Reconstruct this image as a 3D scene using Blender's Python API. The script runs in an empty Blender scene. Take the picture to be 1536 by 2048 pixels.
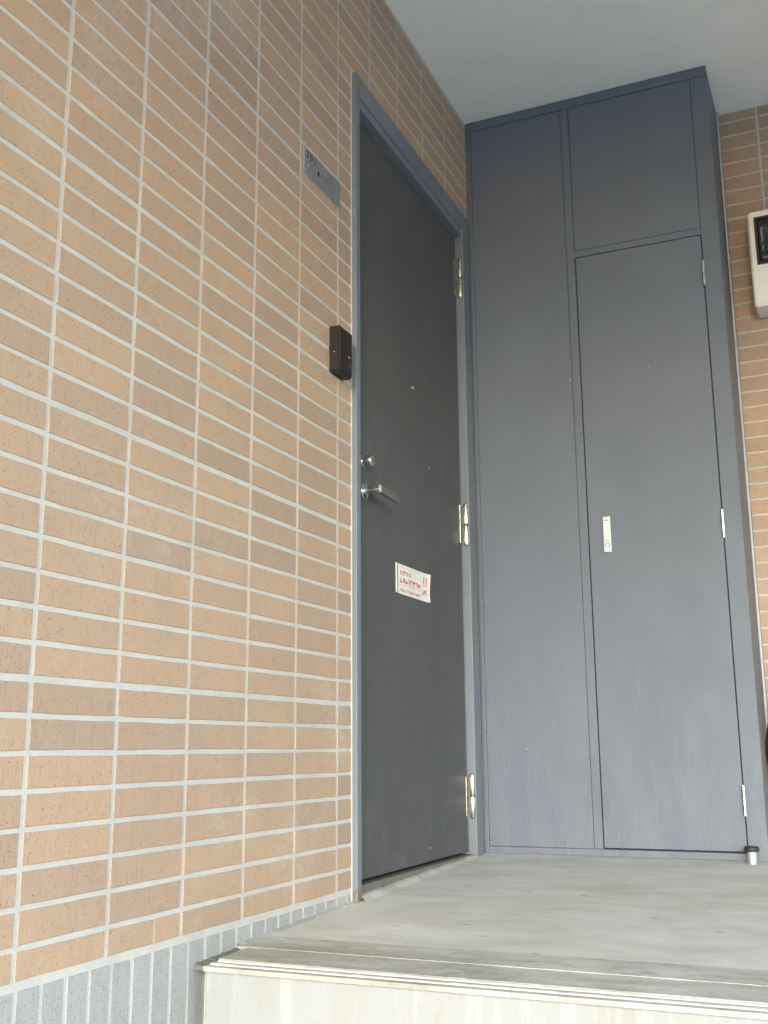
import bpy, bmesh, math, random
from mathutils import Vector, Matrix
R = math.radians
random.seed(7)
scene = bpy.context.scene
COL = scene.collection

# ------------------------------------------------------------------ camera
CAM = Vector((1.1479, -1.2967, 0.3302))
YAW, PITCH, ROLL = 0.40921, 0.21653, -0.00745
FPX = 2149.1                                   # focal length in pixels of a 2048 px tall picture
_cy, _sy = math.cos(YAW), math.sin(YAW)
FWD = Vector((-_sy*math.cos(PITCH), _cy*math.cos(PITCH), math.sin(PITCH)))
_r = Vector((_cy, _sy, 0)); _u = _r.cross(FWD)
RIGHT = _r*math.cos(ROLL) + _u*math.sin(ROLL)
UP = -_r*math.sin(ROLL) + _u*math.cos(ROLL)
cd = bpy.data.cameras.new('camera'); cam = bpy.data.objects.new('camera', cd); COL.objects.link(cam)
m = Matrix.Identity(4)
for i in range(3):
    m[i][0], m[i][1], m[i][2], m[i][3] = RIGHT[i], UP[i], -FWD[i], CAM[i]
cam.matrix_world = m
cd.sensor_fit = 'VERTICAL'; cd.sensor_height = 36.0; cd.sensor_width = 27.0
cd.lens = FPX*36.0/2048.0
cd.clip_start = 0.02; cd.clip_end = 2000
scene.camera = cam
scene.cycles.max_bounces = 6; scene.cycles.diffuse_bounces = 4; scene.cycles.glossy_bounces = 3
scene.cycles.caustics_reflective = False; scene.cycles.caustics_refractive = False
scene.render.resolution_x, scene.render.resolution_y = 768, 1024

# ------------------------------------------------------------------ sky, sun, exposure
SUN_EL, SUN_AZ = 18.0, 166.0                   # azimuth clockwise from +Y: broad soft sun behind the camera, standing in for a flash
w = bpy.data.worlds.new('World'); scene.world = w; w.use_nodes = True
nt = w.node_tree; bg = nt.nodes['Background']
sky = nt.nodes.new('ShaderNodeTexSky'); sky.sky_type = 'NISHITA'; sky.sun_disc = False
sky.sun_elevation = R(SUN_EL); sky.sun_rotation = R(SUN_AZ)
sky.air_density = 1.0; sky.dust_density = 0.42; sky.ozone_density = 1.0
nt.links.new(sky.outputs[0], bg.inputs[0]); bg.inputs[1].default_value = 0.15
sd = bpy.data.lights.new('sun', 'SUN'); sd.energy = 0.85; sd.angle = R(32); sd.color = (1.0, 0.99, 0.97)
sun = bpy.data.objects.new('sun', sd); COL.objects.link(sun)
sdir = Vector((math.sin(R(SUN_AZ))*math.cos(R(SUN_EL)), math.cos(R(SUN_AZ))*math.cos(R(SUN_EL)), math.sin(R(SUN_EL))))
sun.rotation_euler = sdir.to_track_quat('Z', 'Y').to_euler()
sun.location = sdir*20
vs = scene.view_settings
vs.view_transform = 'Standard'; vs.look = 'None'; vs.gamma = 1.0; vs.exposure = 2.36; vs.use_curve_mapping = False

# ------------------------------------------------------------------ materials
class NT:
    def __init__(s, name):
        s.m = bpy.data.materials.new(name); s.m.use_nodes = True
        s.t = s.m.node_tree; s.b = s.t.nodes['Principled BSDF']
        g = s.n('ShaderNodeNewGeometry'); s.pos = g.outputs['Position']; s.island = g.outputs['Random Per Island']
    def n(s, typ, **kw):
        x = s.t.nodes.new(typ)
        for k, v in kw.items(): setattr(x, k, v)
        return x
    def lk(s, a, b): s.t.links.new(a, b)
    def setin(s, sock, v):
        if hasattr(v, 'is_output') or isinstance(v, bpy.types.NodeSocket): s.lk(v, sock)
        elif isinstance(v, (tuple, list)) and len(v) == 3 and sock.type == 'RGBA': sock.default_value = (*v, 1)
        else: sock.default_value = v
    def noise(s, scale, detail=4, rough=0.55, stretch=(1, 1, 1), off=(0, 0, 0), dist=0.0, vec=None):
        mp = s.n('ShaderNodeMapping'); s.lk(vec or s.pos, mp.inputs[0])
        mp.inputs['Scale'].default_value = stretch; mp.inputs['Location'].default_value = off
        x = s.n('ShaderNodeTexNoise'); s.lk(mp.outputs[0], x.inputs['Vector'])
        x.inputs['Scale'].default_value = scale; x.inputs['Detail'].default_value = detail
        x.inputs['Roughness'].default_value = rough; x.inputs['Distortion'].default_value = dist
        return x.outputs['Fac']
    def voro(s, scale, out='Distance'):
        x = s.n('ShaderNodeTexVoronoi'); s.lk(s.pos, x.inputs['Vector']); x.inputs['Scale'].default_value = scale
        return x.outputs['Distance'], x.outputs['Color']
    def ramp(s, f, pts):
        x = s.n('ShaderNodeValToRGB'); s.lk(f, x.inputs[0]); e = x.color_ramp.elements
        while len(e) < len(pts): e.new(0.5)
        for el, (p, c) in zip(e, pts):
            el.position = p; el.color = (*c, 1) if isinstance(c, (tuple, list)) else (c, c, c, 1)
        return x.outputs[0]
    def mix(s, f, a, b, mode='MIX'):
        x = s.n('ShaderNodeMix', data_type='RGBA', blend_type=mode)
        s.setin(x.inputs['Factor'], f); s.setin(x.inputs[6], a); s.setin(x.inputs[7], b)
        return x.outputs[2]
    def math(s, op, a, b=0.0, clamp=False):
        x = s.n('ShaderNodeMath', operation=op, use_clamp=clamp); s.setin(x.inputs[0], a); s.setin(x.inputs[1], b)
        return x.outputs[0]
    def mapr(s, v, a, b, c=0.0, d=1.0):
        x = s.n('ShaderNodeMapRange'); s.lk(v, x.inputs[0])
        for i, q in enumerate((a, b, c, d)): x.inputs[i+1].default_value = q
        return x.outputs[0]
    def xyz(s):
        x = s.n('ShaderNodeSeparateXYZ'); s.lk(s.pos, x.inputs[0]); return x.outputs
    def bump(s, h, dist, strength=1.0):
        x = s.n('ShaderNodeBump'); s.lk(h, x.inputs['Height']); x.inputs['Distance'].default_value = dist
        x.inputs['Strength'].default_value = strength; s.lk(x.outputs[0], s.b.inputs['Normal'])
    def done(s, color=None, rough=None, metal=0.0, spec=None):
        if color is not None: s.setin(s.b.inputs['Base Color'], color)
        if rough is not None: s.setin(s.b.inputs['Roughness'], rough)
        s.b.inputs['Metallic'].default_value = metal
        if spec is not None: s.b.inputs['Specular IOR Level'].default_value = spec
        return s.m

def tile_material(name, stops, grey, island=False):
    t = NT(name)
    rnd = t.island if island else t.n('ShaderNodeObjectInfo').outputs['Random']
    c = t.ramp(rnd, stops)
    flash = t.noise(5.0, 3, 0.5)
    c = t.mix(t.mapr(flash, 0.46, 0.68, 0.0, 0.6), c, grey)
    c = t.mix(t.mapr(t.noise(38, 3, 0.65, (1, 1, 0.6)), 0.45, 0.75, 0, 0.22), c, t.mix(1.0, c, (0.74, 0.71, 0.68), 'MULTIPLY'))
    haze = t.math('MULTIPLY', t.mapr(t.noise(3.1, 4, 0.6, off=(3, 1, 8)), 0.56, 0.72), t.mapr(t.noise(60, 3, 0.6), 0.35, 0.7))
    c = t.mix(t.math('MULTIPLY', haze, 0.35), c, (0.5, 0.47, 0.43))
    d, col = t.voro(210)
    sep = t.n('ShaderNodeSeparateColor'); t.lk(col, sep.inputs[0])
    sp = t.math('MULTIPLY', t.mapr(d, 0.12, 0.26, 1, 0), t.math('GREATER_THAN', sep.outputs[0], 0.78))
    c = t.mix(t.math('MULTIPLY', sp, 0.8), c, (0.07, 0.05, 0.04))
    d2, col2 = t.voro(95)
    sep2 = t.n('ShaderNodeSeparateColor'); t.lk(col2, sep2.inputs[0])
    sp2 = t.math('MULTIPLY', t.mapr(d2, 0.08, 0.15, 1, 0), t.math('GREATER_THAN', sep2.outputs[1], 0.78))
    c = t.mix(t.math('MULTIPLY', sp2, 0.85), c, (0.06, 0.045, 0.035))
    wt = t.math('MULTIPLY', t.mapr(d2, 0.05, 0.10, 1, 0), t.math('LESS_THAN', sep2.outputs[2], 0.03))
    c = t.mix(wt, c, (0.75, 0.73, 0.68))
    h = t.math('ADD', t.noise(150, 2, 0.65, (1, 1, 0.38)), t.math('MULTIPLY', t.noise(40, 2, 0.5, (1, 1, 0.5)), 0.6))
    h = t.math('SUBTRACT', h, t.math('MULTIPLY', sp, 0.5))
    t.bump(h, 0.0014, 0.5)
    return t.done(c, t.mapr(t.noise(25), 0.3, 0.7, 0.55, 0.75), spec=0.35)

ORANGE = [(0.0, (0.418, 0.291, 0.194)), (0.45, (0.402, 0.281, 0.190)), (0.75, (0.378, 0.268, 0.186)), (1.0, (0.343, 0.250, 0.182))]
M_TILE = tile_material('tan_glazed_tile', ORANGE, (0.348, 0.256, 0.187))
M_TILE_ST = tile_material('tan_glazed_tile_mass', ORANGE, (0.348, 0.256, 0.187), True)
GREY = [(0.0, (0.335, 0.338, 0.328)), (0.5, (0.31, 0.313, 0.306)), (1.0, (0.35, 0.352, 0.34))]
M_BASE = tile_material('grey_base_tile', GREY, (0.30, 0.303, 0.297))
M_BASE_ST = tile_material('grey_base_tile_mass', GREY, (0.30, 0.303, 0.297), True)

def grout_material():
    t = NT('grey_grout')
    c = t.ramp(t.noise(12, 6, 0.7), [(0.3, (0.43, 0.425, 0.40)), (0.7, (0.51, 0.503, 0.475))])
    c = t.mix(t.mapr(t.noise(4, 5, 0.65), 0.48, 0.75, 0, 0.45), c, (0.34, 0.332, 0.30))
    t.bump(t.noise(400, 4, 0.7), 0.0012, 0.6)
    return t.done(c, 0.9, spec=0.2)
M_GROUT = grout_material()

def concrete_material(name, a, b, stain, streak=(1.1, 2.0, 2.0), stain_amt=0.5, grit=0.4, gscale=120):
    t = NT(name)
    s1 = t.noise(3.2, 7, 0.62, streak, dist=0.6)
    c = t.ramp(s1, [(0.32, a), (0.68, b)])
    s2 = t.noise(1.9, 5, 0.6, (0.7, 1.6, 1.6), (4, 2, 0), 0.8)
    c = t.mix(t.mapr(s2, 0.5, 0.72, 0, stain_amt), c, stain)
    s3 = t.noise(9, 6, 0.7, (0.7, 1.7, 1), (1, 7, 0), 0.8)
    c = t.mix(t.mapr(s3, 0.56, 0.70, 0, 0.36), c, t.mix(1.0, c, (0.68, 0.66, 0.60), 'MULTIPLY'))
    s4 = t.noise(11, 5, 0.65, (0.8, 1.5, 1), (9, 3, 0), 0.8)
    s5 = t.noise(gscale, 5, 0.75)
    c = t.mix(t.mapr(s5, 0.5, 0.75, 0, grit), c, t.mix(1.0, c, (0.7, 0.69, 0.66), 'MULTIPLY'))
    c = t.mix(t.mapr(s4, 0.60, 0.70, 0, 0.4), c, (0.62, 0.62, 0.58))
    d, col = t.voro(70)
    sep = t.n('ShaderNodeSeparateColor'); t.lk(col, sep.inputs[0])
    c = t.mix(t.math('MULTIPLY', t.mapr(d, 0.06, 0.12, 0.7, 0), t.math('GREATER_THAN', sep.outputs[0], 0.82)), c, (0.16, 0.14, 0.11))
    c = t.mix(t.math('MULTIPLY', t.mapr(d, 0.05, 0.10, 0.9, 0), t.math('LESS_THAN', sep.outputs[0], 0.025)), c, (0.8, 0.8, 0.77))
    mp = t.n('ShaderNodeMapping'); t.lk(t.pos, mp.inputs[0]); mp.inputs['Scale'].default_value = (14, 34, 14)
    vf = t.n('ShaderNodeTexVoronoi'); t.lk(mp.outputs[0], vf.inputs['Vector']); vf.inputs['Scale'].default_value = 1.0
    sf = t.n('ShaderNodeSeparateColor'); t.lk(vf.outputs['Color'], sf.inputs[0])
    fl = t.math('MULTIPLY', t.mapr(vf.outputs['Distance'], 0.08, 0.22, 0.85, 0), t.math('GREATER_THAN', sf.outputs[0], 0.86))
    c = t.mix(fl, c, (0.20, 0.185, 0.15))
    fw = t.math('MULTIPLY', t.mapr(vf.outputs['Distance'], 0.07, 0.16, 0.8, 0), t.math('LESS_THAN', sf.outputs[1], 0.06))
    c = t.mix(fw, c, (0.72, 0.72, 0.69))
    t.bump(t.math('ADD', t.noise(45, 6, 0.7, (0.5, 1.4, 1)), t.noise(5, 3)), 0.002, 0.5)
    return t.done(c, t.mapr(s2, 0.3, 0.7, 0.55, 0.8), spec=0.35)
M_FLOOR = concrete_material('trowelled_concrete_floor', (0.44, 0.43, 0.38), (0.585, 0.578, 0.53), (0.40, 0.378, 0.30), stain_amt=0.75)
M_NOSE = concrete_material('worn_nosing_mortar', (0.29, 0.288, 0.24), (0.53, 0.53, 0.49), (0.25, 0.24, 0.19), (1.2, 3.0, 3.0), 0.8, 0.95, 42)
M_MORTAR = concrete_material('rough_mortar', (0.26, 0.255, 0.225), (0.40, 0.395, 0.36), (0.22, 0.205, 0.165), (2, 2, 2), 0.5)
M_STAIR = concrete_material('stair_concrete', (0.50, 0.485, 0.45), (0.60, 0.585, 0.545), (0.44, 0.425, 0.385))
M_GROUND = concrete_material('pale_paving', (0.50, 0.48, 0.44), (0.58, 0.56, 0.52), (0.46, 0.44, 0.40), (1, 1, 1))

def riser_material():
    t = NT('pale_riser_plaster')
    c = t.ramp(t.noise(4, 5, 0.6, (2.2, 1, 0.35)), [(0.3, (0.268, 0.274, 0.258)), (0.7, (0.30, 0.306, 0.296))])
    c = t.mix(t.mapr(t.noise(9, 5, 0.65, (1.5, 1, 0.3), (5, 0, 0)), 0.55, 0.75, 0, 0.45), c, (0.25, 0.25, 0.21))
    c = t.mix(t.mapr(t.noise(22, 5, 0.65, (2.0, 1, 0.16), (2, 0, 3)), 0.52, 0.68, 0, 0.55), c, (0.42, 0.425, 0.415))
    c = t.mix(t.mapr(t.noise(30, 5, 0.7, (1, 1, 0.5), (8, 0, 3)), 0.58, 0.72, 0, 0.45), c, (0.20, 0.195, 0.155))
    t.bump(t.noise(60, 5, 0.7), 0.001, 0.5)
    return t.done(c, 0.8, spec=0.2)
M_RISER = riser_material()

def ceiling_material():
    t = NT('sprayed_ceiling_board')
    c = t.ramp(t.noise(1.5, 5, 0.6), [(0.3, (0.79, 0.81, 0.755)), (0.7, (0.83, 0.845, 0.79))])
    c = t.mix(t.mapr(t.noise(5, 6, 0.7, dist=0.5), 0.5, 0.75, 0, 0.28), c, (0.62, 0.62, 0.56))
    d, col = t.voro(22)
    sep = t.n('ShaderNodeSeparateColor'); t.lk(col, sep.inputs[0])
    c = t.mix(t.math('MULTIPLY', t.mapr(d, 0.05, 0.09, 0.8, 0), t.math('GREATER_THAN', sep.outputs[0], 0.95)), c, (0.25, 0.24, 0.22))
    t.bump(t.math('ADD', t.noise(260, 3, 0.7), t.noise(70, 3, 0.6)), 0.003, 0.5)
    return t.done(c, 0.95, spec=0.15)
M_CEIL = ceiling_material()

def painted_metal(name, col, rough, rust=False, dust=0.0, spec=0.4, wear=False):
    t = NT(name)
    dark = tuple(x*0.90 for x in col); lite = tuple(x*1.08 for x in col)
    c = t.ramp(t.noise(2.4, 5, 0.6, (1, 1, 0.5)), [(0.3, dark), (0.7, lite)])
    x, y, z = t.xyz()
    if dust:
        low = t.mapr(z, 0.0, 0.75, 1.0, 0.0)
        sm = t.math('MULTIPLY', t.mapr(t.noise(7, 6, 0.7, (2.0, 2.0, 0.5)), 0.42, 0.72), low)
        c = t.mix(t.math('MULTIPLY', sm, dust), c, (0.36, 0.37, 0.37))
        sc = t.math('MULTIPLY', t.mapr(t.noise(26, 4, 0.6, (3.0, 3.0, 0.22)), 0.60, 0.70), low)
        c = t.mix(t.math('MULTIPLY', sc, dust*0.8), c, (0.42, 0.43, 0.43))
    if wear:                                     # hand marks by the lever, scuffs along the foot
        dv = t.n('ShaderNodeVectorMath', operation='DISTANCE'); t.lk(t.pos, dv.inputs[0]); dv.inputs[1].default_value = (-0.01, 1.29, 1.02)
        wm = t.math('MULTIPLY', t.mapr(dv.outputs['Value'], 0.05, 0.24, 1, 0), t.mapr(t.noise(16, 5, 0.65, off=(2, 5, 1)), 0.45, 0.7))
        c = t.mix(t.math('MULTIPLY', wm, 0.16), c, (0.30, 0.29, 0.27))
        fm = t.math('MULTIPLY', t.mapr(z, 0.02, 0.30, 1, 0), t.mapr(t.noise(20, 5, 0.7, (1, 1.4, 0.5)), 0.5, 0.72))
        c = t.mix(t.math('MULTIPLY', fm, 0.22), c, (0.26, 0.25, 0.23))
    d, colr = t.voro(26)
    sep = t.n('ShaderNodeSeparateColor'); t.lk(colr, sep.inputs[0])
    chip = t.math('MULTIPLY', t.mapr(d, 0.035, 0.06, 1, 0), t.math('GREATER_THAN', sep.outputs[0], 0.965))
    c = t.mix(t.math('MULTIPLY', chip, 0.7), c, (0.5, 0.5, 0.48))
    if rust:
        k = t.math('ADD', z, t.math('MULTIPLY', t.noise(28, 4, 0.6), 0.05))
        rm = t.mapr(k, 0.030, 0.012, 0, 1)
        c = t.mix(rm, c, t.ramp(t.noise(60, 5), [(0.35, (0.12, 0.095, 0.07)), (0.65, (0.21, 0.18, 0.135))]))
    t.bump(t.math('ADD', t.noise(240, 3, 0.6), t.math('MULTIPLY', t.noise(6, 2), 2.0)), 0.0006, 0.4)
    return t.done(c, t.mapr(t.noise(8, 4), 0.3, 0.7, rough-0.06, rough+0.06), spec=spec)
M_FRAME = painted_metal('blue_grey_frame_paint', (0.15, 0.172, 0.195), 0.45, rust=True)
M_DOOR = painted_metal('charcoal_door_paint', (0.074, 0.0755, 0.076), 0.5, spec=0.35, wear=True)
M_CLOSET = painted_metal('slate_closet_paint', (0.126, 0.147, 0.178), 0.5, dust=0.14, spec=0.25)
M_SIDE = painted_metal('grey_side_strip', (0.14, 0.142, 0.148), 0.6)
M_METERBOX = painted_metal('cream_meter_plastic', (0.80, 0.79, 0.71), 0.45)

def plain(name, col, rough, metal=0.0, spec=0.5, scratch=0.0, scale=30):
    t = NT(name)
    c = t.ramp(t.noise(scale, 4, 0.6), [(0.3, tuple(x*0.88 for x in col)), (0.7, tuple(min(1, x*1.1) for x in col))])
    if scratch: t.bump(t.noise(320, 3, 0.6, (1, 1, 0.06)), 0.0004, scratch)
    return t.done(c, t.mapr(t.noise(scale*1.7, 4), 0.3, 0.7, max(0.05, rough-0.07), rough+0.07), metal, spec)
M_STEEL = plain('satin_steel', (0.62, 0.61, 0.58), 0.28, 1.0, scratch=0.3)
M_BRASSY = plain('nickel_hinge', (0.66, 0.61, 0.50), 0.25, 1.0, scratch=0.2)
M_CHROME = plain('polished_lock', (0.72, 0.71, 0.66), 0.14, 1.0)
M_LEVER = plain('grey_satin_lever', (0.34, 0.34, 0.34), 0.42, 1.0)
M_ZINC = plain('zinc_post', (0.50, 0.51, 0.51), 0.5, 0.7)
M_PLATE = plain('brushed_plate', (0.40, 0.42, 0.41), 0.45, 0.8, scratch=0.4)
M_BLACK = plain('black_ink', (0.012, 0.012, 0.012), 0.5)
M_GAP = plain('dark_gap', (0.02, 0.021, 0.023), 0.8)
M_BROWN = plain('dark_brown_plastic', (0.018, 0.014, 0.013), 0.5, spec=0.3, scale=90)
M_RUBBER = plain('dark_rubber', (0.022, 0.017, 0.016), 0.55)
M_SILL = plain('weathered_sill', (0.14, 0.13, 0.105), 0.6)
M_PAPER = plain('white_sticker', (0.74, 0.72, 0.70), 0.45, scale=20)
M_RED = plain('faded_red_print', (0.72, 0.22, 0.16), 0.5, scale=120)
M_PINK = plain('pale_red_print', (0.74, 0.48, 0.44), 0.5, scale=120)
M_WHITE = plain('white_paint', (0.74, 0.74, 0.72), 0.5)
M_YELLOW = plain('yellow_paint', (0.75, 0.62, 0.12), 0.5)
M_MAROON = plain('maroon_paint', (0.13, 0.018, 0.022), 0.35)
M_TRIM = plain('pale_caulk', (0.46, 0.48, 0.49), 0.7)
M_SPOT = plain('pale_paint_speck', (0.6, 0.6, 0.57), 0.6)
def glass_material():
    t = NT('clear_cover'); b = t.b
    b.inputs['Transmission Weight'].default_value = 1.0; b.inputs['IOR'].default_value = 1.45
    b.inputs['Roughness'].default_value = 0.03; b.inputs['Base Color'].default_value = (0.9, 0.92, 0.9, 1)
    return t.m
M_GLASS = glass_material()

# ------------------------------------------------------------------ object helpers
def wloc(o):
    v = Vector((0, 0, 0))
    while o: v += o.location; o = o.parent
    return v
def link(name, me, mat, parent=None, loc=(0, 0, 0), kind=None):
    o = bpy.data.objects.new(name, me); COL.objects.link(o)
    if mat and not me.materials: me.materials.append(mat)
    loc = Vector(loc)
    if parent: o.parent = parent; o.location = loc - wloc(parent)
    else: o.location = loc
    if kind: o['kind'] = kind
    return o
def empty(name, loc, label, cat, group=None):
    o = bpy.data.objects.new(name, None); COL.objects.link(o); o.location = loc; o.empty_display_size = 0.1
    o['label'] = label; o['category'] = cat
    if group: o['group'] = group
    return o
def tag(o, label, cat):
    o['label'] = label; o['category'] = cat; return o
def box(bm, x0, x1, y0, y1, z0, z1, bev=0.0, seg=2):
    g = bmesh.ops.create_cube(bm, size=1.0)['verts']
    for v in g:
        v.co = Vector(((x0+x1)/2+v.co.x*(x1-x0), (y0+y1)/2+v.co.y*(y1-y0), (z0+z1)/2+v.co.z*(z1-z0)))
    if bev:
        es = list({e for v in g for e in v.link_edges})
        bmesh.ops.bevel(bm, geom=es, offset=bev, segments=seg, affect='EDGES', profile=0.5)
def cyl(bm, a, b, r, seg=24, r2=None, bev=0.0):
    a, b = Vector(a), Vector(b); d = b-a
    mt = Matrix.Translation((a+b)/2) @ d.to_track_quat('Z', 'Y').to_matrix().to_4x4()
    vs_ = bmesh.ops.create_cone(bm, cap_ends=True, segments=seg, radius1=r, radius2=r if r2 is None else r2, depth=d.length, matrix=mt)['verts']
    if bev:
        es = [e for e in {e for v in vs_ for e in v.link_edges} if any(len(f.verts) > 4 for f in e.link_faces)]
        bmesh.ops.bevel(bm, geom=es, offset=bev, segments=3, affect='EDGES', profile=0.5)
def torus(bm, c, axis, RR, r, seg=48, rs=10, a0=0.0, a1=2*math.pi):
    q = Vector(axis).to_track_quat('Z', 'Y').to_matrix(); c = Vector(c); closed = abs(a1-a0-2*math.pi) < 1e-6
    rings = []
    n = seg if closed else seg+1
    for i in range(n):
        a = a0+(a1-a0)*i/seg
        rings.append([bm.verts.new(c + q @ Vector(((RR+r*math.cos(b))*math.cos(a), (RR+r*math.cos(b))*math.sin(a), r*math.sin(b)))) for b in [2*math.pi*j/rs for j in range(rs)]])
    for i in range(n if closed else n-1):
        A, B = rings[i], rings[(i+1) % n]
        for j in range(rs): bm.faces.new((A[j], B[j], B[(j+1) % rs], A[(j+1) % rs]))
def tube(bm, pts, r, seg=10):
    pts = [Vector(p) for p in pts]; rings = []
    for i, p in enumerate(pts):
        d = (pts[min(i+1, len(pts)-1)]-pts[max(i-1, 0)]).normalized()
        q = d.to_track_quat('Z', 'Y').to_matrix()
        rings.append([bm.verts.new(p + q @ Vector((r*math.cos(2*math.pi*j/seg), r*math.sin(2*math.pi*j/seg), 0))) for j in range(seg)])
    for A, B in zip(rings, rings[1:]):
        for j in range(seg): bm.faces.new((A[j], A[(j+1) % seg], B[(j+1) % seg], B[j]))
    bm.faces.new(rings[0][::-1]); bm.faces.new(rings[-1])
def mesh(name, bm, smooth=False):
    bmesh.ops.recalc_face_normals(bm, faces=bm.faces[:])
    me = bpy.data.meshes.new(name); bm.to_mesh(me); bm.free()
    if smooth:
        for p in me.polygons: p.use_smooth = True
        me.set_sharp_from_angle(angle=R(35))
    return me
def part(name, build, mat, parent, smooth=False, kind=None):
    bm = bmesh.new(); build(bm)
    return link(name, mesh(name, bm, smooth), mat, parent, kind=kind)
def pbox(name, c, mat, parent, bev=0.0, seg=2):
    return part(name, lambda b: box(b, *c, bev, seg), mat, parent)
def text_mesh(s, size, ext=0.0002):
    cu = bpy.data.curves.new('txt', 'FONT'); cu.body = s; cu.size = size; cu.extrude = ext; cu.align_x = 'CENTER'; cu.align_y = 'CENTER'
    o = bpy.data.objects.new('txt', cu); COL.objects.link(o)
    dg = bpy.context.evaluated_depsgraph_get(); dg.update()
    me = bpy.data.meshes.new_from_object(o.evaluated_get(dg))
    bpy.data.objects.remove(o); return me
def in_frame(p, pad=0):
    d = Vector(p)-CAM; z = d.dot(FWD)
    if z < 0.05: return None
    u = 768+FPX*d.dot(RIGHT)/z; v = 1024-FPX*d.dot(UP)/z
    return u, v

# ------------------------------------------------------------------ levels of the place
CEIL = 2.6034; YC = 2.1386; WC = 0.8684; YB = 2.4626
EDGE = 0.462; SLOPE = 0.0277
def fz(y): return -SLOPE*(YC-y)
XR = 2.7                                            # right end of the landing

# ------------------------------------------------------------------ setting: ground, stairs, landing, ceiling
bm = bmesh.new(); box(bm, -300, 300, -300, 300, -3.4, -3.0)
link('ground', mesh('ground', bm), M_GROUND, kind='structure')

def slab(name, x0, x1, y0, y1, thick, mat, lift=0.0, parent=None, kind=None, nx=1, jitter=0.0):
    bm = bmesh.new(); top = {}
    ys = [y0, y1]
    for i in range(nx+1):
        x = x0+(x1-x0)*i/nx
        for j, y in enumerate(ys):
            yy = y + (random.uniform(-jitter, jitter) if j == 1 else 0)
            top[i, j] = (bm.verts.new((x, yy, fz(yy)+lift)), bm.verts.new((x, yy, fz(yy)+lift-thick)))
    for i in range(nx):
        a, b, c, d = top[i, 0], top[i+1, 0], top[i+1, 1], top[i, 1]
        bm.faces.new((a[0], b[0], c[0], d[0])); bm.faces.new((a[1], d[1], c[1], b[1]))
        bm.faces.new((a[1], b[1], b[0], a[0])); bm.faces.new((d[0], c[0], c[1], d[1]))
    bm.faces.new((top[0, 0][0], top[0, 1][0], top[0, 1][1], top[0, 0][1]))
    bm.faces.new((top[nx, 0][1], top[nx, 1][1], top[nx, 1][0], top[nx, 0][0]))
    return link(name, mesh(name, bm), mat, parent, kind=kind)
landing = slab('landing_floor', 0.0, XR, 0.728, YB, 0.14, M_FLOOR, kind='structure')
# nosing band: two worn mortar strips and two ridged lines of the edge
slab('nosing_strip', 0.0, XR, 0.618, 0.7255, 0.13, M_NOSE, 0.0006, landing, nx=60, jitter=0.0008)
slab('nosing_strip', 0.0245, XR, 0.514, 0.6172, 0.13, M_NOSE, -0.0004, landing, nx=60, jitter=0.0016)
def ridge(y, h, wd):
    def b(bm):
        prof = [(-wd/2, -0.012), (-wd/2, h*0.4), (-wd/4, h), (wd/4, h), (wd/2, h*0.4), (wd/2, -0.012)]
        n = 120; rs = []
        for i in range(n+1):
            x = 0.03+(XR-0.03)*i/n
            rs.append([bm.verts.new((x, y+a, fz(y)+c-0.003+random.uniform(-.0006, .0006))) for a, c in prof])
        for A, B in zip(rs, rs[1:]):
            for j in range(len(prof)-1): bm.faces.new((A[j], B[j], B[j+1], A[j+1]))
    return b
edge = slab('nosing_edge', 0.0245, XR, EDGE, 0.5125, 0.008, M_NOSE, -0.0035, landing)
part('nosing_ridge', ridge(0.5055, 0.0022, 0.007), M_STAIR, landing)
part('nosing_ridge', ridge(0.482, 0.0018, 0.010), M_STAIR, landing)
pbox('riser', (0.0245, XR, EDGE+0.006, EDGE+0.10, -0.26, fz(EDGE)-0.012), M_RISER, landing, 0.004)
def gap_mortar(bm):
    box(bm, 0.0, 0.0225, EDGE+0.045, EDGE+0.09, -0.26, fz(EDGE)-0.011)
part('mortar_joint', gap_mortar, M_GROUT, landing)
def gutter(bm):
    n = 14; rows = []
    for i in range(n+1):
        y = EDGE+0.010+(0.6165-EDGE-0.010)*i/n; z = fz(y)-0.006
        j = lambda: random.uniform(-.0012, .0012)
        rows.append([bm.verts.new((0.0, y, z+0.004+j())), bm.verts.new((0.011, y, z+j())), bm.verts.new((0.0225, y, z+0.002+j())),
                     bm.verts.new((0.0225, y, z-0.007)), bm.verts.new((0.0, y, z-0.007))])
    for A, B in zip(rows, rows[1:]):
        for j in range(5): bm.faces.new((A[j], B[j], B[(j+1) % 5], A[(j+1) % 5]))
    bm.faces.new(rows[0]); bm.faces.new(rows[-1][::-1])
part('gutter_mortar', gutter, M_SILL, landing)
def bead(bm):      # ragged mortar bead where floor and wall meet
    n = 40; rows = []
    for i in range(n+1):
        y = 0.62+(1.136-0.62)*i/n; q = random.uniform
        rows.append([bm.verts.new((-0.003, y, fz(y)+0.004+q(0, .003))), bm.verts.new((0.004+q(0, .003), y, fz(y)+0.002)), bm.verts.new((0.009+q(0, .006), y, fz(y)-0.002))])
    for A, B in zip(rows, rows[1:]):
        for j in range(2): bm.faces.new((A[j], B[j], B[j+1], A[j+1]))
part('mortar_bead', bead, M_MORTAR, landing)

bm = bmesh.new()
for k in range(1, 7):                                # the flight down, below the picture
    y1 = EDGE+0.02-0.26*(k-1); z = fz(EDGE)-0.185*k
    box(bm, 0.02, XR-1.0, y1-0.26, y1, z-0.25, z, 0.006)
box(bm, 0.02, XR, EDGE-0.26*6-2.2, EDGE-0.26*6+0.01, fz(EDGE)-0.185*7-0.2, fz(EDGE)-0.185*7)
link('stairs', mesh('stairs', bm), M_STAIR, kind='structure')

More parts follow.
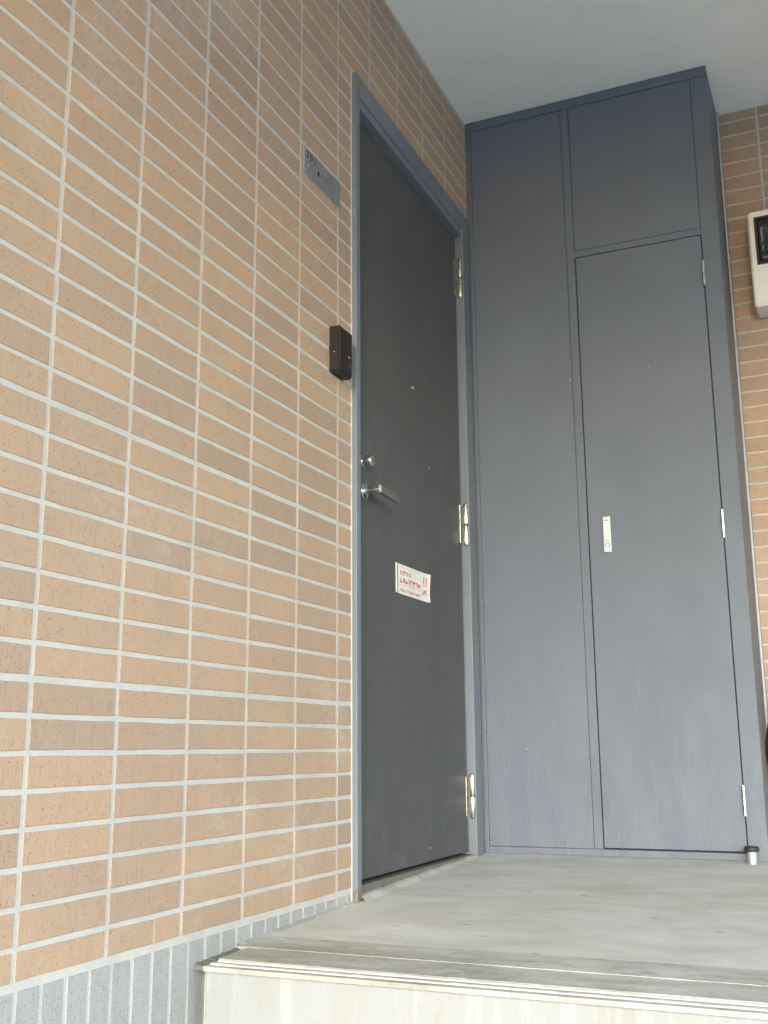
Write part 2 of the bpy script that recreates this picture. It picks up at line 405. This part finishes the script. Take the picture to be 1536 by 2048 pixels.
CEIL_Y0 = -3.5  # unseen front end, drawn well past the camera to shade the upper wall
bm = bmesh.new(); box(bm, -0.3, XR+0.2, CEIL_Y0, YB+0.3, CEIL, CEIL+0.22, 0.004)
box(bm, XR, XR+0.2, CEIL_Y0+0.01, YB+0.1, CEIL-0.9, CEIL+0.01, 0.004)   # unseen downstand beams, added to block low light from the upper walls
box(bm, -0.2, XR-0.002, CEIL_Y0+0.008, CEIL_Y0+0.2, CEIL-0.12, CEIL+0.012, 0.004)
link('ceiling', mesh('ceiling', bm), M_CEIL, kind='structure')

# ------------------------------------------------------------------ tiles
JH, JV = 0.0087, 0.0087
TW, TZ, TZ0 = 0.2115, 0.05525, 0.0504
_cache = {}
def tile_data(w_, h_, seed):
    rg = random.Random(seed*977+int(w_*1e4)*31+int(h_*1e4)); nx = max(1, round(w_/0.05)); j = lambda a: rg.uniform(-a, a)
    ring = []
    for i in range(nx): ring.append((-w_/2+w_*i/nx, -h_/2))
    ring.append((w_/2, -h_/2))
    for i in range(nx): ring.append((w_/2-w_*i/nx, h_/2))
    ring.append((-w_/2, h_/2))
    vs_ = []; n = len(ring); ch = 0.0011
    out = [(u+j(.0006), v+j(.0007)) for u, v in ring]
    for u, v in out: vs_.append((-0.008, u, v))
    for u, v in out: vs_.append((-0.0009, u, v))
    for u, v in out:
        su = u-math.copysign(ch, u) if abs(abs(u)-w_/2) < 0.0012 else u
        sv = v-math.copysign(ch, v) if abs(abs(v)-h_/2) < 0.0012 else v
        vs_.append((j(.00012), su, sv))
    fs = [tuple(range(2*n, 3*n))]
    for L in (0, n):
        for i in range(n): fs.append((L+i, L+(i+1) % n, L+n+(i+1) % n, L+n+i))
    return vs_, fs
def tile_mesh(w_, h_, seed, mat):
    key = (round(w_, 4), round(h_, 4), seed, mat.name)
    if key not in _cache:
        me = bpy.data.meshes.new('tile'); v, f = tile_data(w_, h_, seed); me.from_pydata(v, [], f); me.materials.append(mat); _cache[key] = me
    return _cache[key]
def lay(root, name, lst, mat, mat_mass, to_world, rotz, limit=300, massname='tile_mass'):
    """lst of (u0,u1,v0,v1): the largest in view become parts, the rest one mesh"""
    vis, rest = [], []
    for t in lst:
        u0, u1, v0, v1 = t
        ps = [in_frame(to_world(u, v)) for u in (u0, u1) for v in (v0, v1)]
        ok = all(ps)
        if ok:
            us = [q[0] for q in ps]; vv = [q[1] for q in ps]
            cw = min(max(us), 1536)-max(min(us), 0); ch = min(max(vv), 2048)-max(min(vv), 0)
            ok = cw > 0 and ch > 0
        if ok: vis.append((cw*ch, t))
        else: rest.append(t)
    vis.sort(key=lambda q: -q[0]); rest += [t for _, t in vis[limit:]]
    for _, (u0, u1, v0, v1) in vis[:limit]:
        c = to_world((u0+u1)/2, (v0+v1)/2)
        o = link(name, tile_mesh(u1-u0, v1-v0, random.randrange(5), mat), None, root, c)
        o.rotation_euler = (random.gauss(0, .0016), random.gauss(0, .003), rotz+random.gauss(0, .0022))
    if rest:
        V, F = [], []; rm = Matrix.Rotation(rotz, 3, 'Z'); rl = wloc(root)
        for (u0, u1, v0, v1) in rest:
            v, f = tile_data(u1-u0, v1-v0, random.randrange(50)); c = Vector(to_world((u0+u1)/2, (v0+v1)/2))-rl; b = len(V)
            V += [tuple(c+rm @ Vector(q)) for q in v]; F += [tuple(b+i for i in q) for q in f]
        me = bpy.data.meshes.new(massname); me.from_pydata(V, [], F)
        link(massname, me, mat_mass, root, rl, 'stuff')
    return len(vis)

# ------------------------------------------------------------------ left wall with the entrance door
FO0, FO1, FTOP = 1.141, 2.094, 2.192                # outer edges of the door frame
WY0 = -3.2
GX = -0.0014
wall = empty('tiled_wall', (0, 0.6, 0), 'tan tile wall with grey base tiles, to the left of the charcoal door', 'wall')
def wall_back(bm):
    box(bm, -0.16, GX, WY0, FO0+0.004, -3.0, CEIL-0.0004)
    box(bm, -0.16, GX, FO0+0.004, FO1-0.004, FTOP-0.004, CEIL-0.0004)
    box(bm, -0.16, GX, FO1-0.004, YB+0.2, -3.0, CEIL-0.0004)
    box(bm, -0.16, -0.06, FO0+0.004, FO1-0.004, -3.0, FTOP-0.004)
part('mortar_backing', wall_back, M_GROUT, wall)
rows = []
zj = lambda r: TZ0+TZ*r
for r in range(-1, 47):
    a = zj(r)+(0.0058 if r in (7, 15, 23, 31) else JH/2); b = zj(r+1)-(0.0055 if r+1 in (7, 15, 23, 31) else JH/2)
    if r == -1: a = 0.006
    if b > CEIL-0.004: b = CEIL-0.004
    if b-a > 0.012: rows.append((a, b))
rnd = random.Random(3)
tiles = []
cols = [TW*k for k in range(-16, 12)]
for ri, (a, b) in enumerate(rows):
    for k in range(-15, 11):
        y0, y1 = TW*k+JV/2, TW*(k+1)-JV/2
        if k == 10: y1 = YC+0.02
        a_, b_ = a+rnd.uniform(-.0004, .0004), b+rnd.uniform(-.0004, .0004)
        def add(p, q, lo=a_, hi=b_):
            if q-p > 0.012 and hi-lo > 0.01: tiles.append((p, q, lo, hi))
        if ri == 0 and k == 1:                       # the cracked tile of the lowest course
            add(y0, 0.340); add(0.3425, y1); continue
        if y1 <= FO0-0.002 or y0 >= FO1+0.002 or a_ >= FTOP+0.002: add(y0, y1); continue
        if b_ <= FTOP+0.012:
            if y0 < FO0-0.002: add(y0, FO0-0.003)
            if y1 > FO1+0.002: add(FO1+0.003, y1)
            continue
        if y0 < FO0-0.002 or y1 > FO1+0.002:
            if y0 < FO0-0.002: add(y0, y1, FTOP+0.003 if y1 > FO0+0.02 else a_)
            else: add(y0, y1, FTOP+0.003)
        else: add(y0, y1, FTOP+0.003)
nv = lay(wall, 'tile', tiles, M_TILE, M_TILE_ST, lambda u, v: (0.0, u, v), 0.0)
base = []
for n in range(-46, 24):
    y0 = 0.0072+0.05532*n; y1 = y0+0.05532
    if y1 > FO0-0.002: y1 = FO0-0.003+0.0032
    if y1-y0 < 0.02: continue
    for q in range(0, 13):
        t1 = -0.008-0.2115*q+rnd.uniform(-.0006, .0006); base.append((y0+0.0032, y1-0.0032, t1-0.2033, t1))
base = [t for t in base if not (t[3] < -0.25 and t[1] > EDGE+0.02)]
lay(wall, 'base_tile', base, M_BASE, M_BASE_ST, lambda u, v: (-0.0006, u, v), 0.0, massname='base_tile_mass')

# ------------------------------------------------------------------ back wall beside the closet
bwall = empty('tiled_wall', (1.4, YB, 0), 'narrow tan tile wall behind the meter, to the right of the closet', 'wall')
pbox('mortar_backing', (0.3, XR+0.1, YB-GX, YB+0.16, -3.0, CEIL-0.0004), M_GROUT, bwall)
bt = []
BZ = 0.05452
for r in range(-46, 10):
    z1 = 2.4544+BZ*(r+1)-JH/2+0.0008; z0 = 2.4544+BZ*r+JH/2-0.0008
    if r == -6: z1 -= 0.003
    if r == -5: z0 += 0.003
    if z1 < 0.02: continue
    z0 = max(z0, 0.008)
    z1 = min(z1, CEIL-0.005)
    if z1-z0 < 0.012: continue
    for k in range(-1, 9):
        x0, x1 = 1.004+TW*k+JV/2, 1.004+TW*(k+1)-JV/2
        x0 = max(x0, WC-0.03); x1 = min(x1, XR)
        if x1-x0 < 0.01: continue
        bt.append((x0, x1, z0, z1))
lay(bwall, 'tile', bt, M_TILE, M_TILE_ST, lambda u, v: (u, YB, v), -math.pi/2)

# ------------------------------------------------------------------ entrance door
door = empty('front_door', (0, 1.6, fz(1.6)), 'charcoal steel entrance door with lever handle in a blue-grey frame', 'door')
PX = 0.0145; DX = -0.0125; JI0, JI1, HD = 1.168, 2.031, 2.126
def jamb(y0, y1, zb):
    def b(bm): box(bm, -0.058, PX, y0, y1, zb, FTOP, 0.0022)
    return b
part('jamb', jamb(FO0, JI0, -0.0295), M_FRAME, door)
part('jamb', jamb(JI1, FO1, -0.004), M_FRAME, door)
pbox('frame_head', (-0.058, PX-0.0004, JI0, JI1, HD, FTOP-0.0002), M_FRAME, door, 0.0022)
pbox('frame_step', (-0.058, PX-0.0045, JI0, JI1, HD-0.027, HD-0.0003), M_FRAME, door, 0.001)
part('caulk_line', lambda b: (box(b, -0.006, 0.0022, FO0-0.0035, FO0, -0.028, FTOP+0.003), box(b, -0.006, 0.0021, FO0-0.0033, FO1, FTOP, FTOP+0.0033)), M_TRIM, door)
LZ0, LZ1, LY0, LY1 = 0.014, 2.0925, 1.171, 2.0262
leaf = pbox('door_leaf', (DX-0.036, DX, LY0, LY1, LZ0, LZ1), M_DOOR, door, 0.0025, 3)
pbox('edge_strip', (DX-0.03, DX+0.0018, LY1+0.0006, LY1+0.0026, LZ0, LZ1), M_FRAME, leaf)
pbox('top_strip', (DX-0.03, DX+0.0018, LY0+0.003, LY1-0.001, LZ1+0.0006, LZ1+0.0032), M_FRAME, leaf)
def sill(bm): box(bm, -0.055, 0.003, JI0, JI1, -0.04, 0.006, 0.003)
part('door_sill', sill, M_SILL, door)
def fillet(bm):
    n = 120; rs = []; q = random.uniform; w1_ = w2_ = 0.0
    for i in range(n+1):
        y = JI0-0.002+(JI1-JI0+0.02)*i/n; f = fz(y); t_ = i/n
        w1_ = w1_*0.75+q(-.0009, .0009); w2_ = w2_*0.75+q(-.0016, .0016)
        top = f+0.0135-0.006*t_+w1_
        rs.append([bm.verts.new((0.0028, y, top)), bm.verts.new((0.012+w2_*0.5, y, top-0.0025)), bm.verts.new((0.027-0.008*t_+w2_, y, f-0.0008)), bm.verts.new((0.0028, y, f-0.02))])
    for A, B in zip(rs, rs[1:]):
        for j in range(3): bm.faces.new((A[j], B[j], B[j+1], A[j+1]))
part('mortar_fillet', fillet, M_MORTAR, door)
for z0, z1 in ((1.868, 2.008), (0.988, 1.126), (0.116, 0.246)):
    zm = (z0+z1)/2
    h = part('hinge', lambda b: (cyl(b, (0.004, 2.0275, z0), (0.004, 2.0275, zm-0.0012), 0.0075, 20, bev=0.001), cyl(b, (0.004, 2.0275, zm+0.0012), (0.004, 2.0275, z1), 0.0075, 20, bev=0.001)), M_BRASSY, door, True)
    part('hinge_plate', lambda b: box(b, DX+0.0004, DX+0.0026, 2.0090, 2.0225, z0+0.004, z1-0.004, 0.0008), M_BRASSY, h)
    part('hinge_ring', lambda b: cyl(b, (0.004, 2.0275, zm-0.0012), (0.004, 2.0275, zm+0.0012), 0.0085, 20), M_BLACK, h)
    part('hinge_tip', lambda b: (cyl(b, (0.004, 2.0275, z1), (0.004, 2.0275, z1+0.003), 0.0055, 16, 0.004), cyl(b, (0.004, 2.0275, z0-0.003), (0.004, 2.0275, z0), 0.004, 16, 0.0055)), M_BRASSY, h, True)
LKY = 1.2385
lock = part('lock_cylinder', lambda b: cyl(b, (DX, LKY, 1.082), (DX+0.030, LKY, 1.082), 0.0150, 32, bev=0.0025), M_STEEL, door, True)
part('rose', lambda b: cyl(b, (DX, LKY, 1.082), (DX+0.004, LKY, 1.082), 0.019, 32, bev=0.001), M_BRASSY, lock, True)
part('keyhole', lambda b: box(b, DX+0.0295, DX+0.0306, LKY-0.001, LKY+0.001, 1.077, 1.087), M_BLACK, lock)
HY, HZ = 1.2365, 1.0
hd = part('lever_handle', lambda b: cyl(b, (DX+0.004, HY, HZ), (0.040, HY, HZ), 0.0092, 24), M_STEEL, door, True)
part('rose', lambda b: cyl(b, (DX, HY, HZ), (DX+0.0085, HY, HZ), 0.0225, 36, bev=0.0018), M_CHROME, hd, True)
def lever(bm):
    pts = [(0.0, 0.010), (0.006, 0.0105), (0.06, 0.0105), (0.117, 0.0100), (0.124, 0.0085)]
    A, B = [], []
    ring = [(HY-0.007+u, HZ+v) for u, v in pts]+[(HY-0.007+u, HZ-v) for u, v in reversed(pts)]
    for y, z in ring:
        z -= 0.004*((y-HY)/0.1)
        A.append(bm.verts.new((0.036, y, z))); B.append(bm.verts.new((0.045, y, z)))
    n = len(ring)
    bm.faces.new(A); bm.faces.new(B[::-1])
    for i in range(n): bm.faces.new((A[i], A[(i+1) % n], B[(i+1) % n], B[i]))
    bmesh.ops.bevel(bm, geom=[e for e in bm.edges if abs(e.verts[0].co.x-e.verts[1].co.x) < 1e-6], offset=0.0015, segments=2, affect='EDGES')
part('lever', lever, M_LEVER, hd)
part('peephole', lambda b: (cyl(b, (DX, 1.603, 1.404), (DX+0.004, 1.603, 1.404), 0.0075, 20, bev=0.001),), M_STEEL, leaf, True)
for y, z, rr in ((1.735, 1.182, 0.0032), (1.69, 0.052, 0.003), (1.60, 1.19, 0.0018)):
    part('paint_speck', lambda b: cyl(b, (DX-0.001, y, z), (DX+0.0006, y, z), rr, 9, rr*0.7), M_SPOT, leaf)

# ------------------------------------------------------------------ utility closet
cl = empty('utility_closet', (0.43, YC+0.1, 0), 'slate blue-grey metal closet standing beside the entrance door, reaching the ceiling', 'closet')
part('carcass', lambda b: box(b, 0.001, WC-0.006, YC+0.012, YB-0.004, 0.004, CEIL-0.002), M_GAP, cl)
FY = YC; T = 0.0115
def front(name, x0, x1, z0, z1, proud=0.0, bev=0.0012, mat=M_CLOSET, parent=None):
    return part(name, lambda b: box(b, x0, x1, FY-proud, FY+T, z0, z1, bev), mat, parent or cl)
G = 0.0011
front('stile', 0.0005, 0.0185, 0.0, 2.567)
front('stile', 0.3585, 0.3862, 0.0225, 2.567)
front('stile', 0.8125, WC, 0.0, 2.567)
front('top_rail', 0.0005, WC, 2.567+G*0.4, CEIL-0.001, 0.004, 0.003)
front('base_rail', 0.0187, 0.8123, 0.0005, 0.0215)
front('transom', 0.3864, 0.8123, 1.9885, 2.0125)
pan = front('panel', 0.0185+G, 0.3585-G, 0.0225, 2.567-G)
front('panel', 0.3862+G*1.6, 0.8125-G, 2.0125+G, 2.567-G)
cdoor = front('closet_door', 0.3862+0.0035, 0.8125-0.0032, 0.0265, 1.9885-0.0032, 0.0016, 0.0016)
for z0 in (1.803, 0.963, 0.128):
    h = part('hinge', lambda b: (cyl(b, (0.8115, FY-0.0055, z0), (0.8115, FY-0.0055, z0+0.043), 0.0052, 16), cyl(b, (0.8115, FY-0.0055, z0+0.0445), (0.8115, FY-0.0055, z0+0.088), 0.0052, 16)), M_STEEL, cl, True)
lt = part('latch_plate', lambda b: box(b, 0.4370, 0.4615, FY-0.0052, FY-0.0012, 0.9455, 1.0635, 0.0012), M_PLATE, cdoor)
part('push_ring', lambda b: torus(b, (0.4492, FY-0.0055, 0.9685), (0, 1, 0), 0.0065, 0.0012, 28, 8), M_GAP, lt, True)
part('push_button', lambda b: cyl(b, (0.4492, FY-0.0050, 0.9685), (0.4492, FY-0.0066, 0.9685), 0.0052, 24), M_STEEL, lt, True)
part('latch_mark', lambda b: box(b, 0.4435, 0.4555, FY-0.0056, FY-0.0050, 1.0495, 1.0515), M_GAP, lt)
part('latch_mark', lambda b: box(b, 0.4445, 0.4545, FY-0.0056, FY-0.0050, 0.9825, 0.9838), M_GAP, lt)
for x, z in [(0.353, 1.548), (0.353, 1.30), (0.353, 1.047), (0.353, 0.79), (0.353, 0.5435), (0.353, 0.296), (0.352, 0.048), (0.0255, 0.294), (0.0255, 0.040), (0.0255, 0.79), (0.0255, 1.30), (0.0255, 1.80), (0.0255, 2.30), (0.353, 2.05), (0.353, 2.40)]:
    part('rivet', lambda b: cyl(b, (x, FY-0.0012, z), (x, FY+0.002, z), 0.0017, 10, bev=0.0004), M_SPOT if abs(z-1.548) < .001 else M_GAP, pan)
# side of the closet and its joint with the back wall
pbox('side_panel', (WC-0.0055, WC-0.0012, FY+0.0118, YB-0.0045, 0.002, CEIL-0.0015), M_SIDE, cl)
pbox('corner_bead', (WC-0.0011, WC+0.0055, YB-0.030, YB-0.018, 0.002, CEIL-0.002), M_TRIM, cl, 0.001)
pbox('corner_trim', (WC-0.0011, WC+0.0065, YB-0.0170, YB-0.0015, 0.002, CEIL-0.0022), M_FRAME, cl, 0.001)
def cl_bead(bm):
    n = 50; rs = []; q = random.uniform
    for i in range(n+1):
        x = 0.0+WC*i/n
        rs.append([bm.verts.new((x, FY-0.0005, 0.001+q(0, .0016))), bm.verts.new((x, FY-0.002-q(0, .003), -0.001))])
    for A, B in zip(rs, rs[1:]): bm.faces.new((A[0], B[0], B[1], A[1]))
part('mortar_bead', cl_bead, M_SILL, cl)

# ------------------------------------------------------------------ small things on the wall and the floor
npl = empty('name_plate', (0.001, 0.963, 1.735), 'brushed metal name plate reading 201 on the tan wall', 'name plate')
part('plate', lambda b: box(b, -0.001, 0.0024, 0.860, 1.0635, 1.7365, 1.8105, 0.0008), M_PLATE, npl)
tm = text_mesh('2 0 1', 0.026, 0.0004)
tm.transform(Matrix(((0, 0, 1, 0), (1, 0, 0, 0), (0, 1, 0, 0), (0, 0, 0, 1))))
link('number', tm, M_BLACK, npl, (0.0027, 0.8985, 1.7935))
part('slot', lambda b: box(b, 0.0022, 0.0030, 0.934, 0.9425, 1.764, 1.777), M_BLACK, npl)
part('slide_bar', lambda b: (box(b, 0.0022, 0.0034, 0.9425, 0.990, 1.7735, 1.7755), box(b, 0.0022, 0.0034, 0.9425, 0.990, 1.7655, 1.7672)), M_STEEL, npl)
for y, z in ((0.885, 1.765), (1.04, 1.75)):
    part('screw', lambda b: cyl(b, (0.0022, y, z), (0.0034, y, z), 0.0035, 14, bev=0.0006), M_CHROME, npl, True)

ic = empty('intercom', (0.0, 1.047, 1.256), 'dark brown plastic intercom box on the wall at the door frame', 'intercom')
def ibody(bm):
    box(bm, -0.002, 0.029, 1.0105, 1.0865, 1.2590, 1.3830)
    es = [e for e in bm.edges if (e.verts[0].co.x > 0.02 and e.verts[1].co.x > 0.02) or abs(e.verts[0].co.x-e.verts[1].co.x) > 0.01]
    bmesh.ops.bevel(bm, geom=es, offset=0.004, segments=3, affect='EDGES')
part('casing', ibody, M_BROWN, ic)
part('call_button', lambda b: cyl(b, (0.0285, 1.066, 1.286), (0.0315, 1.066, 1.286), 0.0085, 24, bev=0.001), M_RUBBER, ic, True)
part('indicator', lambda b: box(b, 0.0288, 0.0298, 1.062, 1.069, 1.3105, 1.3125), M_SPOT, ic)
part('speaker_slot', lambda b: [box(b, 0.0286, 0.0293, 1.030, 1.068, 1.348+0.005*i, 1.3495+0.005*i) for i in range(4)], M_GAP, ic)
part('paint_speck', lambda b: box(b, 0.011, 0.0145, 1.0100, 1.0107, 1.311, 1.3125), M_SPOT, ic)
part('paint_speck', lambda b: box(b, 0.022, 0.0245, 1.0115, 1.0125, 1.272, 1.2735), M_SPOT, ic)

# sticker on the door
NX = DX+0.0012
stk = empty('warning_sticker', (NX, 1.62, 0.748), 'white sticker with red print on the charcoal door below the handle', 'sticker')
SY0, SY1, SZ0, SZ1 = 1.472, 1.712, 0.757, 0.842
def lift(u, v):                                      # the right edge curls off the door
    return 0.0006+0.006*max(0, (u-0.80)/0.2)**2*(0.35+0.65*abs(v-0.34)*1.6)
def sheet(bm):
    nu, nv_ = 24, 8; A = {}
    for i in range(nu+1):
        for j in range(nv_+1):
            u, v = i/nu, j/nv_; A[i, j] = bm.verts.new((NX+lift(u, v), SY0+(SY1-SY0)*u, SZ0+(SZ1-SZ0)*v))
    for i in range(nu):
        for j in range(nv_): bm.faces.new((A[i, j], A[i+1, j], A[i+1, j+1], A[i, j+1]))
    B = {k: bm.verts.new(v.co-Vector((0.0004, 0, 0))) for k, v in A.items()}
    for i in range(nu):
        for j in range(nv_): bm.faces.new((B[i, j], B[i, j+1], B[i+1, j+1], B[i+1, j]))
    rim = [(i, 0) for i in range(nu)]+[(nu, j) for j in range(nv_)]+[(i, nv_) for i in range(nu, 0, -1)]+[(0, j) for j in range(nv_, 0, -1)]
    for a, b in zip(rim, rim[1:]+rim[:1]): bm.faces.new((A[a], B[a], B[b], A[b]))
part('sheet', sheet, M_PAPER, stk)
pbox('side_strip', (NX-0.001, NX+0.0008, 1.4575, 1.4655, 0.7575, 0.8425), M_PAPER, stk)
def ink(bm, u0, u1, v0, v1):
    n = max(1, int((u1-u0)/0.04)); L = None
    for i in range(n+1):
        u = u0+(u1-u0)*i/n
        c = [bm.verts.new((NX+lift(u, v)+0.0007, SY0+(SY1-SY0)*u, SZ0+(SZ1-SZ0)*v)) for v in (v0, v1)]
        if L: bm.faces.new((L[0], c[0], c[1], L[1]))
        L = c
def glyphs(bm, u0, u1, vc, hv, n, sd_):
    rg = random.Random(sd_); wd = (u1-u0)/n
    for k in range(n):
        a = u0+wd*k+wd*0.08; b = a+wd*0.82
        for _ in range(2+rg.randrange(2)):
            v = vc-hv/2+hv*rg.random()*0.85; ink(bm, a, b-rg.random()*wd*0.2, v, v+hv*0.16)
        for _ in range(1+rg.randrange(2)):
            u = a+(b-a)*rg.random()*0.8; ink(bm, u, u+wd*0.16, vc-hv/2, vc+hv/2-rg.random()*hv*0.2)
part('print', lambda b: (glyphs(b, 0.05, 0.40, 0.74, 0.17, 5, 1), glyphs(b, 0.05, 0.70, 0.47, 0.20, 8, 2), glyphs(b, 0.06, 0.72, 0.14, 0.11, 11, 5)), M_RED, stk)
part('exclamation_mark', lambda b: [(ink(b, u, u+0.035, 0.60, 0.86), ink(b, u, u+0.035, 0.52, 0.565)) for u in (0.80, 0.875)], M_RED, stk)
part('figure_mark', lambda b: (ink(b, 0.76, 0.80, 0.20, 0.27), ink(b, 0.79, 0.87, 0.27, 0.34), ink(b, 0.83, 0.90, 0.34, 0.40), ink(b, 0.87, 0.90, 0.22, 0.32)), M_RED, stk)
part('border_line', lambda b: (ink(b, 0.03, 0.72, 0.895, 0.915), ink(b, 0.71, 0.72, 0.33, 0.90), ink(b, 0.03, 0.72, 0.29, 0.305), ink(b, 0.03, 0.72, 0.325, 0.335)), M_PINK, stk)

# door stop
ds = empty('door_stop', (0.8265, 2.085, fz(2.085)), 'short steel door stop with dark rubber cap at the closet foot', 'door stop')
dz = fz(2.085)
part('post', lambda b: cyl(b, (0.8265, 2.085, dz-0.002), (0.8265, 2.085, dz+0.036), 0.0135, 32, bev=0.0008), M_ZINC, ds, True)
part('rubber_cap', lambda b: cyl(b, (0.8265, 2.085, dz+0.034), (0.8265, 2.085, dz+0.0485), 0.0215, 36, bev=0.0055), M_RUBBER, ds, True)

# electricity meter on the back wall
MX0, MX1, MY0, MZ0, MZ1 = 0.9475, 1.125, YB-0.114, 1.788, 2.139
mt_ = empty('electricity_meter', (1.036, YB-0.06, MZ0), 'cream electricity meter with dark window on the narrow tile wall', 'meter')
def mbody(bm):
    # shell with a window opening in the front
    wx0, wx1, wz0, wz1 = MX0+0.021, MX1-0.021, 1.938, 2.114
    def rr(x0, x1, z0, z1, r, y):
        out = []
        for cx, cz, a0 in ((x1-r, z1-r, 0), (x0+r, z1-r, 90), (x0+r, z0+r, 180), (x1-r, z0+r, 270)):
            for k in range(5):
                a = R(a0+22.5*k); out.append(bm.verts.new((cx+r*math.cos(a), y, cz+r*math.sin(a))))
        return out
    A = rr(MX0, MX1, MZ0, MZ1, 0.012, YB-0.004); B = rr(MX0, MX1, MZ0, MZ1, 0.012, MY0+0.006); C = rr(MX0+0.006, MX1-0.006, MZ0+0.006, MZ1-0.006, 0.010, MY0)
    D = rr(wx0, wx1, wz0, wz1, 0.016, MY0); E = rr(wx0, wx1, wz0, wz1, 0.016, MY0+0.05)
    n = len(A)
    for P, Q in ((A, B), (B, C), (C, D), (D, E)):
        for i in range(n): bm.faces.new((P[i], P[(i+1) % n], Q[(i+1) % n], Q[i]))
    bm.faces.new(A)
part('casing', mbody, M_METERBOX, mt_)
wx0, wx1, wz0, wz1 = MX0+0.021, MX1-0.021, 1.938, 2.114
pbox('back_plate', (wx0-0.004, wx1+0.004, MY0+0.046, MY0+0.051, wz0-0.004, wz1+0.004), M_GAP, mt_)
def wframe(bm):
    for k, (o, i_, y0, y1) in enumerate(((0.0, 0.008, MY0-0.004, MY0+0.01), (0.008, 0.013, MY0+0.002, MY0+0.02))):
        box(bm, wx0+o, wx0+i_, y0, y1, wz0+o, wz1-o, 0.001); box(bm, wx1-i_, wx1-o, y0, y1, wz0+o, wz1-o, 0.001)
        box(bm, wx0+i_, wx1-i_, y0, y1, wz1-i_, wz1-o, 0.001); box(bm, wx0+i_, wx1-i_, y0, y1, wz0+o, wz0+i_, 0.001)
part('window_frame', wframe, M_RUBBER, mt_)
pbox('dial_plate', (wx0+0.028, wx1-0.02, MY0+0.024, MY0+0.027, wz0+0.075, wz1-0.02), M_WHITE, mt_)
part('red_mark', lambda b: box(b, wx0+0.026, wx1-0.05, MY0+0.022, MY0+0.0238, wz1-0.034, wz1-0.022), M_RED, mt_)
part('metal_bracket', lambda b: (box(b, wx0+0.018, wx0+0.026, MY0+0.018, MY0+0.04, wz0+0.06, wz1-0.03, 0.001), box(b, wx0+0.02, wx1-0.03, MY0+0.02, MY0+0.04, wz0+0.03, wz0+0.036)), M_PLATE, mt_)
part('brass_screw', lambda b: cyl(b, (wx0+0.022, MY0+0.018, wz0+0.085), (wx0+0.022, MY0+0.010, wz0+0.085), 0.006, 18), M_YELLOW, mt_, True)
part('disc', lambda b: cyl(b, (wx0+0.046, MY0+0.016, wz0+0.058), (wx0+0.046, MY0+0.012, wz0+0.058), 0.011, 24), M_WHITE, mt_, True)
part('glass_cover', lambda b: box(b, wx0+0.008, wx1-0.008, MY0+0.002, MY0+0.004, wz0+0.008, wz1-0.008), M_GLASS, mt_)

# parked bicycle, only the edge of its rear tyre in view
WR = 0.305
bc = empty('bicycle', (1.65, 2.31, 0), 'black bicycle tyre at the far right edge, beside the closet', 'bicycle')
BY = 2.31; w1 = Vector((0.869+WR, BY, WR+fz(BY))); w2 = w1+Vector((1.02, 0, 0))
for c in (w1, w2):
    wh = part('wheel', lambda b: torus(b, c, (0, 1, 0), WR-0.030, 0.007, 56, 8), M_STEEL, bc, True)
    part('tyre', lambda b: torus(b, c, (0, 1, 0), WR-0.018, 0.018, 64, 12), M_RUBBER, wh, True)
    part('hub', lambda b: cyl(b, c-Vector((0, .04, 0)), c+Vector((0, .04, 0)), 0.018, 16), M_STEEL, wh, True)
    def sp(b):
        for k in range(20):
            a = 2*math.pi*k/20; d = Vector((math.cos(a), 0, math.sin(a)))
            cyl(b, c+d*0.015+Vector((0, .03*(-1)**k, 0)), c+d*(WR-0.035), 0.0011, 5)
    part('spokes', sp, M_STEEL, wh)
bb = w1+Vector((0.43, 0, -0.03)); st = w1+Vector((0.29, 0, 0.36)); hb = w2+Vector((-0.16, 0, 0.34)); ht = w2+Vector((-0.19, 0, 0.44))
def frame_(b):
    for a_, b_, r_ in ((bb, st, .016), (bb, hb, .018), (st-Vector((0, 0, .06)), hb+Vector((-.01, 0, .05)), .015), (hb, ht, .019)): tube(b, [a_, b_], r_)
    for s in (-.045, .045):
        o = Vector((0, s, 0)); tube(b, [bb+o*0.6, w1+o], .009); tube(b, [st+o*0.4, w1+o], .008)
part('frame', frame_, M_MAROON, bc, True)
part('fork', lambda b: [tube(b, [hb+Vector((0, s*.6, -.02)), w2+Vector((-.05, s, .1)), w2+Vector((0, s, 0))], .009) for s in (-.05, .05)], M_MAROON, bc, True)
part('seat_post', lambda b: tube(b, [st, st+Vector((-.05, 0, .15))], .013), M_STEEL, bc, True)
def saddle(b):
    box(b, st.x-0.18, st.x+0.08, BY-0.065, BY+0.065, st.z+0.15, st.z+0.20, 0.022, 3)
    for v in b.verts:
        if v.co.x > st.x-0.04: v.co.y = BY+(v.co.y-BY)*0.45
part('saddle', saddle, M_RUBBER, bc, True)
part('handlebar', lambda b: (tube(b, [ht, ht+Vector((-.02, 0, .10))], .012), tube(b, [ht+Vector((-.17, -.25, .15)), ht+Vector((-.06, -.22, .13)), ht+Vector((-.02, 0, .10)), ht+Vector((-.06, .10, .13)), ht+Vector((-.15, .12, .14))], .011)), M_STEEL, bc, True)
part('crank', lambda b: (cyl(b, bb+Vector((0, -.035, 0)), bb+Vector((0, -.030, 0)), .08, 32), tube(b, [bb+Vector((0, -.05, 0)), bb+Vector((.12, -.055, -.12))], .008), box(b, bb.x+.08, bb.x+.16, bb.y-.13, bb.y-.06, bb.z-.135, bb.z-.115, .004)), M_STEEL, bc, True)
part('kickstand', lambda b: tube(b, [w1+Vector((.06, -.05, -.02)), Vector((w1.x+.10, BY-.10, fz(BY-.1)+.004))], .006), M_STEEL, bc, True)
print('tiles in view', nv)
